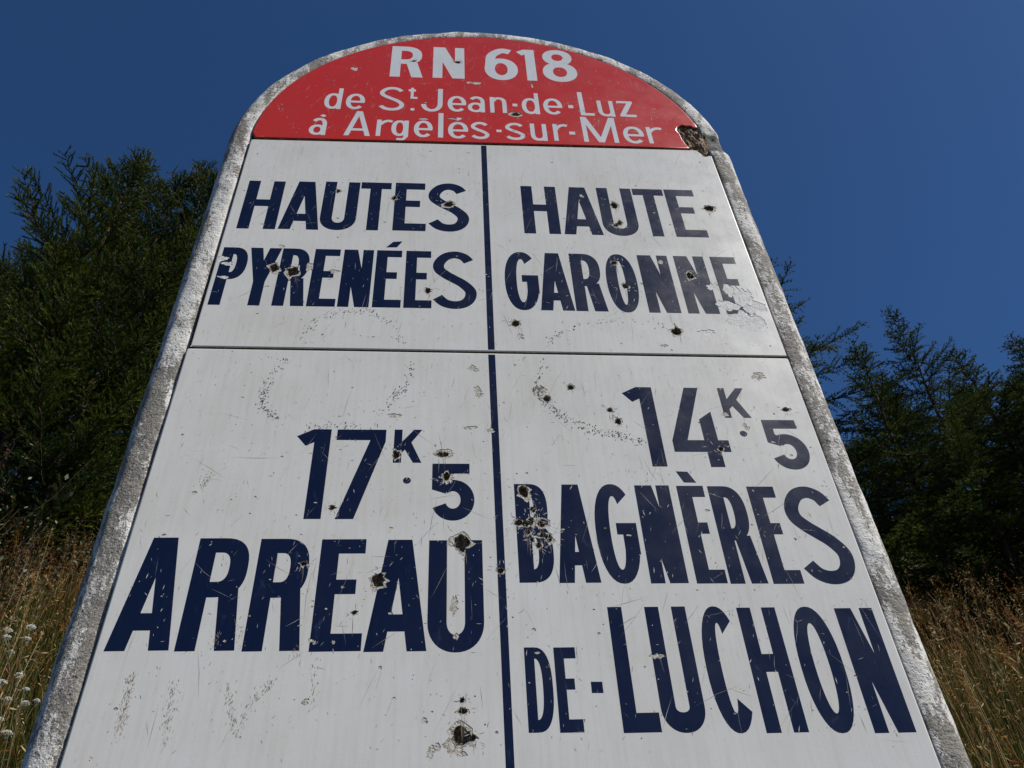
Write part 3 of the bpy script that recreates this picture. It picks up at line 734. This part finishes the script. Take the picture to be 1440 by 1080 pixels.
def rubble():
    poly = ccw([(x, z) for x, z in BITE] + [(0.352, 1.507), (0.366, 1.500), (0.374, 1.520), (0.376, 1.56)])
    cx = sum(p[0] for p in poly)/len(poly); cz = sum(p[1] for p in poly)/len(poly)
    vs, fs = [], []
    nr, n = 9, len(poly)*3
    ring = []
    for i in range(len(poly)):
        a, b = poly[i], poly[(i+1) % len(poly)]
        ring += [(a[0]+(b[0]-a[0])*k/3, a[1]+(b[1]-a[1])*k/3) for k in range(3)]
    for r in range(nr+1):
        f = 1.04*(1-r/(nr+0.5))
        for x, z in ring:
            px, pz = cx+(x-cx)*f, cz+(z-cz)*f
            q = Vector((px, 0, pz))
            y = 0.0015 + 0.005*noise.noise(q*95) + 0.004*noise.noise(q*230) - (0.002 if r == 0 else 0)
            vs.append((px+0.001*noise.noise(q*300), max(FACE+0.0012, y), pz))
    for r in range(nr):
        for i in range(n):
            fs.append((r*n+i, r*n+(i+1) % n, (r+1)*n+(i+1) % n, (r+1)*n+i))
    fs.append(tuple(nr*n+i for i in range(n)))
    M = Mat('rusty_rubble', 0.9, 0.2)
    c = M.ramp(M.noise(150, 5, 0.75), [(0.3, (0.06, 0.036, 0.02)), (0.44, (0.26, 0.13, 0.055)), (0.56, (0.36, 0.28, 0.20)), (0.66, (0.66, 0.60, 0.51))])
    o = link('broken_corner', mesh('broken_corner', vs, fs), stone, [M.out(c, None, M.bump(M.noise(330, 4, 0.7), 1.0, 0.003))])
    tag(o, 'rusty broken corner beside the red plate')
    bm = bmesh.new(); bm.from_mesh(o.data); bmesh.ops.recalc_face_normals(bm, faces=bm.faces); bm.to_mesh(o.data); bm.free()
rubble()

# ------------------------------------------------------------------ vegetation
def translucent(M, col, amount):
    tr = M.n('ShaderNodeBsdfTranslucent'); mx = M.n('ShaderNodeMixShader'); mx.inputs[0].default_value = amount
    if isinstance(col, tuple): tr.inputs['Color'].default_value = (*col, 1)
    else: M.l(col, tr.inputs['Color'])
    out = [n for n in M.t.nodes if n.type == 'OUTPUT_MATERIAL'][0]
    M.l(M.b.outputs[0], mx.inputs[1]); M.l(tr.outputs[0], mx.inputs[2]); M.l(mx.outputs[0], out.inputs['Surface'])
def veg_material(name, rough=0.6, trans=0.0):
    M = Mat(name, rough, 0.08)
    at = M.n('ShaderNodeAttribute', attribute_name='tint')
    M.l(at.outputs['Color'], M.b.inputs['Base Color'])
    translucent(M, at.outputs['Color'], trans)
    return M.m
needle_mat = veg_material('needles', 0.55, 0.25)
grass_mat = veg_material('grass_blades', 0.6, 0.4)
def bark_material():
    M = Mat('bark', 0.95, 0.1)
    c = M.ramp(M.noise(30, 5, 0.7, M.mapping((1, 1, 0.25))), [(0.3, (0.03, 0.02, 0.014)), (0.6, (0.10, 0.065, 0.045)), (0.8, (0.18, 0.14, 0.11))])
    return M.out(c, None, M.bump(M.noise(40, 4, 0.7, M.mapping((1, 1, 0.3))), 1.0, 0.02))
bark = bark_material()

def tube(path, radii, sides=7):
    vs, fs = [], []
    for i, (p, r) in enumerate(zip(path, radii)):
        for k in range(sides):
            a = 2*math.pi*k/sides
            vs.append((p[0]+r*math.cos(a), p[1]+r*math.sin(a), p[2]))
    for i in range(len(path)-1):
        for k in range(sides):
            a = i*sides+k; b = i*sides+(k+1) % sides
            fs.append((a, b, b+sides, a+sides))
    return vs, fs

def conifer_meshes(seed, H, Rb, style):
    rg = np.random.default_rng(seed)
    # trunk
    nseg = 14
    lean = rg.normal(0, 0.02, 2)
    tp = [(lean[0]*H*(i/nseg)**2 + 0.03*math.sin(i*1.3+seed), lean[1]*H*(i/nseg)**2 + 0.03*math.cos(i*1.1), H*i/nseg - 0.3*(i == 0)) for i in range(nseg+1)]
    tr = [max(0.006, 0.010*H*(1-i/nseg)**1.0) for i in range(nseg+1)]
    tv, tf_ = tube(tp, tr, 8)
    def trunk_at(z):
        u = min(max(z/H, 0), 1); return np.array([lean[0]*H*u*u, lean[1]*H*u*u, z])
    P0, D0, LN, HU = [], [], [], []      # needle base, direction, length, hue
    BR = []                              # branch wood segments (p, q, r)
    larch = style == 'larch'
    z = (0.10 if larch else 0.06)*H
    ang = rg.uniform(0, 6.28)
    while z < H*0.985:
        u = z/H
        ang += 2.4+rg.normal(0, 0.35)
        L = (Rb*(1-u)**(0.8 if larch else 0.62)*rg.uniform(0.45, 1.2)*(0.75+0.25*min(1, u/0.12)) + 0.10)
        elev = R((-12 if larch else 0)+62*u**1.4) + rg.normal(0, 0.12)
        hue_b = rg.normal(0, 1)
        n = max(3, int(L/0.075))
        p = trunk_at(z)
        dr = np.array([math.cos(ang)*math.cos(elev), math.sin(ang)*math.cos(elev), math.sin(elev)])
        side = np.array([-math.sin(ang), math.cos(ang), 0])
        step = L/n
        for i in range(n):
            s_ = (i+1)/n
            sag = (-0.10+0.34*s_)*(1-u*0.6)          # droops, then the tip turns up
            d = dr + np.array([0, 0, sag]) + rg.normal(0, 0.07, 3); d /= np.linalg.norm(d)
            q = p + d*step
            BR.append((p, q, 0.004+0.016*(1-s_)*L/2))
            if s_ > 0.12:
                for sg in (-1, 1, 0):
                    tl = (0.10+0.34*(1-s_)**0.8*min(1, L))*rg.uniform(0.6, 1.25)
                    if sg == 0: tl *= 0.55
                    if larch: tl *= 0.85
                    td = d*0.75 + side*sg*rg.uniform(0.5, 1.0) + np.array([0, 0, rg.normal(0.05 if larch else 0.28, 0.25) + (0.45 if sg == 0 else 0)])
                    td /= np.linalg.norm(td)
                    m_ = max(2, int(tl/(0.036 if larch else 0.026)))
                    t0 = p+(q-p)*rg.random()
                    BR.append((t0, t0+td*tl, 0.0028))
                    pts = t0 + np.outer(np.linspace(0.08, 1.0, m_), td)*tl
                    pts[:, 2] += -0.10*np.linspace(0, 1, m_)**2*tl*(2.0 if larch else 0.3)
                    per = 7 if larch else 5
                    pp = np.repeat(pts, per, 0)
                    nd = rg.normal(0, 1, (len(pp), 3)); nd /= np.linalg.norm(nd, axis=1)[:, None]
                    nd = nd*(0.62 if larch else 0.50) + td*0.85 + np.array([0, 0, 0.15]); nd /= np.linalg.norm(nd, axis=1)[:, None]
                    P0.append(pp); D0.append(nd)
                    LN.append(rg.uniform(0.035, 0.062, len(pp))*(0.95 if larch else 1.0))
                    tip = np.repeat(np.linspace(0, 1, m_), per)
                    HU.append(np.stack([np.full(len(pp), hue_b), tip*s_, rg.normal(0, 1, len(pp))], 1))
            p = q
        z += (0.095 if larch else 0.090)*rg.uniform(0.5, 1.5)*(1-0.45*u)*H/8.0
    P0 = np.concatenate(P0); D0 = np.concatenate(D0); LN = np.concatenate(LN); HU = np.concatenate(HU)
    n = len(P0)
    sd_ = np.cross(D0, rg.normal(0, 1, (n, 3))); sd_ /= np.linalg.norm(sd_, axis=1)[:, None]
    wd = 0.0062 if larch else 0.0066
    V = np.empty((n, 3, 3)); V[:, 0] = P0-sd_*wd; V[:, 1] = P0+sd_*wd; V[:, 2] = P0+D0*LN[:, None]
    base = np.array((0.026, 0.050, 0.012)) if larch else np.array((0.023, 0.044, 0.010))  # needle green, darkened to paint in the near-black shaded interior
    young_lit = np.array((0.098, 0.122, 0.014)); dry = np.array((0.10, 0.07, 0.03))  # young growth, brightened to paint in sunlit tufts
    C = base + (young_lit-base)*np.clip(0.10+0.55*HU[:, 1:2]+0.20*HU[:, 0:1], 0, 1)  # natural variation plus painted light: outer tips and some boughs paler
    C = C*(1+0.22*HU[:, 2:3].clip(-2, 2))*1.25
    C = np.where(rg.random((n, 1)) < 0.02, dry, C)
    C = np.repeat(C[:, None, :], 3, 1)
    cm = tri_mesh('crown', V.reshape(-1, 3), np.arange(3*n).reshape(-1, 3), C.reshape(-1, 3).clip(0.004, 1))
    # limbs as three-sided sticks
    A = np.array([b[0] for b in BR]); B = np.array([b[1] for b in BR]); r_ = np.array([b[2] for b in BR])[:, None]
    d = B-A; d /= np.linalg.norm(d, axis=1)[:, None]
    e1 = np.cross(d, [0.3, 0.2, 0.93]); e1 /= np.linalg.norm(e1, axis=1)[:, None]; e2 = np.cross(d, e1)
    lv, lt = [], []
    k = len(A); rings = []
    for a in (0, 2.094, 4.189):
        o_ = e1*math.cos(a)+e2*math.sin(a)
        rings.append((A+o_*r_, B+o_*r_*0.6))
    LV = np.concatenate([rg_[0] for rg_ in rings]+[rg_[1] for rg_ in rings]); idx = np.arange(k)
    T = []
    for j in range(3):
        j2 = (j+1) % 3
        T += [np.stack([idx+j*k, idx+j2*k, idx+(3+j2)*k], 1), np.stack([idx+j*k, idx+(3+j2)*k, idx+(3+j)*k], 1)]
    lm_ = tri_mesh('limbs', LV, np.concatenate(T))
    tm = mesh('trunk', tv, tf_)
    for p in tm.polygons: p.use_smooth = True
    cm.materials.append(needle_mat); lm_.materials.append(bark); tm.materials.append(bark)
    return tm, lm_, cm

VARS = {'fir': [conifer_meshes(3, 8.0, 2.1, 'fir'), conifer_meshes(8, 8.0, 1.9, 'fir')],
        'larch': [conifer_meshes(21, 8.0, 2.2, 'larch'), conifer_meshes(34, 8.0, 1.9, 'larch')]}
def place_tree(name, style, var, az, el_top, dist, label, rot, wide=1.0, group=None):
    x = CAM.x+dist*math.sin(R(az)); y = CAM.y+dist*math.cos(R(az))
    zb = ground_z(x, y)
    Hh = CAM.z+dist*math.tan(R(el_top)) - zb
    t = empty(name, (x, y, zb)); s = Hh/8.0
    t.rotation_euler = (0, 0, rot); w_ = min(1.25, max(s, 0.8))*wide
    t.scale = (w_, w_, s)
    tag(t, label, 'tree', group)
    tm, lm_, cm = VARS[style][var]
    for nm, me in (('trunk', tm), ('limbs', lm_), ('crown', cm)):
        o = bpy.data.objects.new(nm, me); COL.objects.link(o); o.parent = t
    return t
TREES = [
    ('fir_tree', 'fir', 0, -44.5, 34.0, 8.6, 'short dark fir on the bank, farthest out on the side of the white umbel flowers', 0.3, 0.8),
    ('fir_tree', 'fir', 1, -37.6, 42.5, 9.2, 'low dark fir between the short outermost fir and the tallest one', 1.4, 0.85),
    ('fir_tree', 'fir', 0, -32.4, 54.0, 9.6, 'tall dark fir with the highest dense rounded top of the fir row', 2.9, 1.05),
    ('fir_tree', 'fir', 1, -28.8, 53.2, 9.4, 'tall dark fir partly covered by the shaded edge of the milestone', 4.1, 1.05),
    ('fir_tree', 'fir', 0, -23.5, 52.5, 9.8, 'dark fir standing mostly hidden behind the shaded edge of the milestone', 5.2, 1.0),
    ('larch_tree', 'larch', 0, 29.6, 49.5, 9.4, 'tall larch beside the sunlit edge of the milestone, its tufted boughs jutting past it', 0.8, 1.1),
    ('larch_tree', 'larch', 1, 35.4, 40.0, 9.4, 'low larch with dark upturned boughs next to the tall larch', 2.2, 1.0),
    ('larch_tree', 'larch', 0, 39.0, 40.2, 9.0, 'slender larch with a bare whip-like leading shoot', 3.0, 0.75),
    ('larch_tree', 'larch', 1, 42.6, 36.6, 9.6, 'bushy larch with a broad ragged top above the dry grass', 4.4, 0.95),
    ('larch_tree', 'larch', 0, 45.6, 36.4, 9.2, 'open-branched larch with a crooked thin top above the dry grass', 5.6, 0.9),
    ('larch_tree', 'larch', 1, 52.0, 41.0, 9.0, 'tall larch whose side twigs reach in from the end of the row', 1.1, 1.0),
]
for nm, st, v, az, el, ds, lb, ro, wd in TREES:
    place_tree(nm, st, v, az, el, ds, lb, ro, wd)
for i, (az, el, ds, st) in enumerate(((-46.5, 33, 12.5, 'fir'), (-40, 36.5, 13, 'fir'), (-34.5, 46.5, 13, 'fir'), (-30.5, 49.5, 13, 'fir'), (-25.5, 49.5, 13, 'fir'), (-14, 44, 13, 'fir'), (-5, 42, 13, 'larch'), (5, 42, 13, 'larch'), (14, 42, 12.5, 'larch'), (22, 42, 12, 'larch'),
                                      (32.5, 34, 12.5, 'larch'), (36.8, 35.5, 13, 'fir'), (40.4, 35.5, 12.6, 'fir'), (44, 34.5, 12.8, 'fir'), (48, 35, 12.5, 'larch'))):
    place_tree('conifer_tree', st, i % 2, az, el, ds, 'dark conifer in the second row behind the trees on the bank', i*1.7, 1.3, 'second row of conifers')

# ---- grass on the bank
def grass_points(n, rg, y0=0.95, y1=8.2):
    out = []
    while len(out) < n:
        x = rg.uniform(-8.5, 10.5); y = rg.uniform(y0, y1)
        az = math.degrees(math.atan2(x-CAM.x, y-CAM.y))
        if abs(az) > 56: continue
        if -17 < az < 22 and rg.random() > 0.25: continue
        out.append((x, y, ground_z(x, y)))
    return np.array(out)
def grass_field(n, seed):
    rg = np.random.default_rng(seed)
    P = grass_points(n, rg)
    n = len(P)
    Ht = rg.uniform(0.16, 0.50, n)*(0.75+0.5*rg.random(n))
    an = rg.uniform(0, 6.28, n); ln = rg.uniform(0.15, 0.75, n)
    dirv = np.stack([np.cos(an), np.sin(an), np.zeros(n)], 1)
    sdv = np.stack([-np.sin(an+0.6), np.cos(an+0.6), np.zeros(n)], 1)
    w = rg.uniform(0.0018, 0.0042, n)[:, None]
    m1 = P + np.array([0, 0, 1])*(Ht*0.55)[:, None] + dirv*(Ht*ln*0.22)[:, None]
    tp = P + np.array([0, 0, 1])*(Ht*(1-0.25*ln))[:, None] + dirv*(Ht*ln*0.75)[:, None]
    V = np.stack([P-sdv*w, P+sdv*w, m1-sdv*w*0.8, m1+sdv*w*0.8, tp], 1)
    i0 = np.arange(n)*5
    T = np.concatenate([np.stack([i0, i0+1, i0+3], 1), np.stack([i0, i0+3, i0+2], 1), np.stack([i0+2, i0+3, i0+4], 1)])
    pal = np.array([(0.045, 0.070, 0.010), (0.080, 0.090, 0.016), (0.15, 0.095, 0.026), (0.19, 0.13, 0.045), (0.10, 0.048, 0.014)])
    # drier towards the crest
    dry = np.clip((P[:, 1]-2.0)/5.0, 0, 1)*0.45+0.12
    dry = np.where(P[:, 0] < 0, dry*0.62, dry)  # left bank greener, its shadowed look put into the blade colours too
    pick = np.where(rg.random(n) < dry, rg.integers(2, 5, n), rg.integers(0, 2, n))
    C = pal[pick]*rg.uniform(0.65, 1.2, (n, 1))
    return tri_mesh('grass', V.reshape(-1, 3), T, np.repeat(C, 5, 0))
go = link('grass', grass_field(95000, 5), None, [grass_mat])
tag(go, 'dry and green meadow grass covering the bank behind the milestone', 'grass', kind='stuff')

def seed_stalks(n, seed):
    rg = np.random.default_rng(seed)
    P = grass_points(n, rg, 1.2, 8.0)
    VV, TT, CC = [], [], []
    k = 0
    for p in P:
        h = rg.uniform(0.45, 1.05); an = rg.uniform(0, 6.28); bend = rg.uniform(0.05, 0.45)
        d = np.array([math.cos(an), math.sin(an), 0])
        sv = np.array([-math.sin(an+0.5), math.cos(an+0.5), 0])
        col = np.array([(0.42, 0.24, 0.075), (0.30, 0.12, 0.035), (0.56, 0.42, 0.21)][rg.integers(0, 3)])*rg.uniform(0.7, 1.15)
        pts = [p+np.array([0, 0, h*u])+d*h*bend*u**2 for u in (0, 0.35, 0.7, 1.0)]
        w = 0.0016
        for i, q in enumerate(pts):
            VV += [q-sv*w*(1-0.18*i), q+sv*w*(1-0.18*i)]; CC += [col*0.8]*2
        for i in range(3):
            a = k+2*i; TT += [(a, a+1, a+3), (a, a+3, a+2)]
        k += 8
        # panicle: little husks round the top of the stalk
        for j in range(int(rg.integers(8, 17))):
            u = rg.uniform(0.72, 1.02)
            q = p+np.array([0, 0, h*u])+d*h*bend*u**2
            o = rg.normal(0, 1, 3); o[2] = abs(o[2])*1.2; o /= np.linalg.norm(o)
            s2 = np.cross(o, rg.normal(0, 1, 3)); s2 /= np.linalg.norm(s2)
            a = q+o*0.012; b = q+o*rg.uniform(0.018, 0.034)
            VV += [q, (a+b)/2+s2*0.0021, b, (a+b)/2-s2*0.0021]; CC += [col*rg.uniform(0.8, 1.25)]*4
            TT += [(k, k+1, k+2), (k, k+2, k+3)]; k += 4
    return tri_mesh('seed_stalks', np.array(VV), np.array(TT), np.array(CC))
ss = link('seed_stalks', seed_stalks(6500, 9), None, [grass_mat])
tag(ss, 'brown seed stalks standing above the meadow grass', 'grass', kind='stuff')

# ---- white umbel flowers
PM = Mat('white_petals', 0.7, 0.2)
petal_col = PM.mix(PM.noise(200, 3, 0.6), (0.84, 0.84, 0.80), (0.72, 0.73, 0.64))
petal = PM.out(petal_col)
translucent(PM, petal_col, 0.5)
stem_mat = plain('flower_stem', (0.09, 0.11, 0.035), 0.7, 0.2, (0.14, 0.12, 0.05), 60)
def umbel_plant(x, y, h, seed, label):
    rg = random.Random(seed)
    zb = ground_z(x, y)
    t = empty('umbel_flower', (x, y, zb)); tag(t, label, 'flower', 'white flowers on the bank')
    lean = (rg.uniform(-.12, .12), rg.uniform(-.12, .06))
    heads = [(lean[0]*h, lean[1]*h, h)] + [(lean[0]*h*0.8+rg.uniform(-.10, .10), lean[1]*h*0.8+rg.uniform(-.08, .08), h*rg.uniform(.78, .95)) for _ in range(2)]
    vs, fs = [], []
    for i, hd in enumerate(heads):
        b = (0, 0, -0.05) if i == 0 else (lean[0]*h*0.5, lean[1]*h*0.5, h*0.5)
        pth = [tuple(b[k]*(1-u)+hd[k]*u for k in range(3)) for u in (0, 0.33, 0.67, 1)]
        v, f = tube(pth, [0.0032, 0.0028, 0.0023, 0.0018], 5); o_ = len(vs)
        vs += v; fs += [tuple(q+o_ for q in ff) for ff in f]
    st = bpy.data.objects.new('stem', mesh('stem', vs, fs)); st.data.materials.append(stem_mat); COL.objects.link(st); st.parent = t
    for hd in heads:
        vs, fs = [], []
        rad = rg.uniform(0.014, 0.025)
        for _ in range(70):
            a = rg.uniform(0, 6.28); r = rad*math.sqrt(rg.random())
            c_ = Vector((hd[0]+r*math.cos(a), hd[1]+r*math.sin(a), hd[2]+0.014-0.5*r*r/rad+rg.uniform(-.003, .003)))
            tn = Vector((rg.gauss(0, .35), rg.gauss(0, .35), 1)).normalized(); e1 = tn.orthogonal().normalized(); e2 = tn.cross(e1)
            o_ = len(vs); q = rg.uniform(.003, .0055)
            vs += [c_] + [c_+(e1*math.cos(2*math.pi*i/5)+e2*math.sin(2*math.pi*i/5))*q for i in range(5)]
            fs += [(o_, o_+1+i, o_+1+(i+1) % 5) for i in range(5)]
        for _ in range(10):
            a = rg.uniform(0, 6.28); o_ = len(vs)
            e = Vector((hd[0]+rad*.8*math.cos(a), hd[1]+rad*.8*math.sin(a), hd[2]+.010)); b = Vector(hd)-Vector((0, 0, .02))
            vs += [b+Vector((.0008, 0, 0)), b-Vector((.0008, 0, 0)), e]; fs += [(o_, o_+1, o_+2)]
        hh = bpy.data.objects.new('flower_head', mesh('flower_head', vs, fs)); hh.data.materials.append(petal); COL.objects.link(hh); hh.parent = t
def at_dir(az, el, lift):
    """where the bank carries a plant of this height whose top is seen in this direction"""
    d = 1.5
    while d < 12:
        x = CAM.x+d*math.sin(R(az)); y = CAM.y+d*math.cos(R(az))
        if CAM.z+d*math.tan(R(el)) <= ground_z(x, y)+lift: return x, y
        d += 0.02
    return x, y
for i, (az, el, h, lb) in enumerate(((-26.9, 24.0, 0.62, 'tallest white umbel flower in the dry grass below the firs'), (-27.6, 23.0, 0.5, 'white umbel flower leaning beside the tallest one'),
                                     (-26.4, 21.0, 0.48, 'white umbel flower low in the green grass below the firs'), (-25.4, 20.6, 0.42, 'small white umbel flower nearest to the shaded foot of the milestone'),
                                     (-26.6, 18.8, 0.40, 'short white umbel flower lowest down on the bank'))):
    x, y = at_dir(az, el, h)
    umbel_plant(x, y, h, 40+i, lb)

# ---- pale broadleaf shrub under the firs
leaf_mat = plain('shrub_leaves', (0.075, 0.105, 0.055), 0.5, 0.35, (0.13, 0.16, 0.09), 12)
def shrub(az, el, h, seed, label):
    rg = random.Random(seed); x = CAM.x+el*math.sin(R(az)); y = CAM.y+el*math.cos(R(az)); zb = ground_z(x, y)
    t = empty('shrub', (x, y, zb)); tag(t, label, 'shrub')
    wv, wf, lv, lf = [], [], [], []
    for s_ in range(11):
        a = rg.uniform(0, 6.28); sp = rg.uniform(.15, .6)
        pth = [(math.cos(a)*sp*h*u**1.4+rg.uniform(-.02, .02), math.sin(a)*sp*h*u**1.4+rg.uniform(-.02, .02), h*u*rg.uniform(.92, 1.0)-0.05*(u == 0)) for u in (0, .2, .4, .6, .8, 1)]
        v, f = tube(pth, [.009, .008, .0065, .005, .0035, .002], 5); o_ = len(wv); wv += v; wf += [tuple(q+o_ for q in ff) for ff in f]
        for _ in range(70):
            u = rg.uniform(.3, 1)*4.99; i = int(u); u -= i
            c_ = Vector([pth[i][k]*(1-u)+pth[i+1][k]*u for k in range(3)]) + Vector((rg.gauss(0, .05), rg.gauss(0, .05), rg.gauss(0, .04)))
            d = Vector((rg.gauss(0, 1), rg.gauss(0, 1), rg.gauss(.1, .6))).normalized(); sd2 = d.cross(Vector((rg.gauss(0, .4), rg.gauss(0, .4), 1))).normalized()
            L_ = rg.uniform(.03, .06); o_ = len(lv)
            lv += [c_, c_+d*L_*.45+sd2*L_*.27, c_+d*L_, c_+d*L_*.45-sd2*L_*.27]; lf += [(o_, o_+1, o_+2), (o_, o_+2, o_+3)]
    for nm, v, f, mt in (('stems', wv, wf, bark), ('leaves', lv, lf, leaf_mat)):
        o = bpy.data.objects.new(nm, mesh(nm, v, f)); o.data.materials.append(mt); COL.objects.link(o); o.parent = t
shrub(-33.0, 7.6, 1.9, 71, 'pale-leaved shrub in the shade under the firs')
shrub(-30.0, 7.0, 1.3, 72, 'small pale-leaved shrub beside the dry grass under the firs')
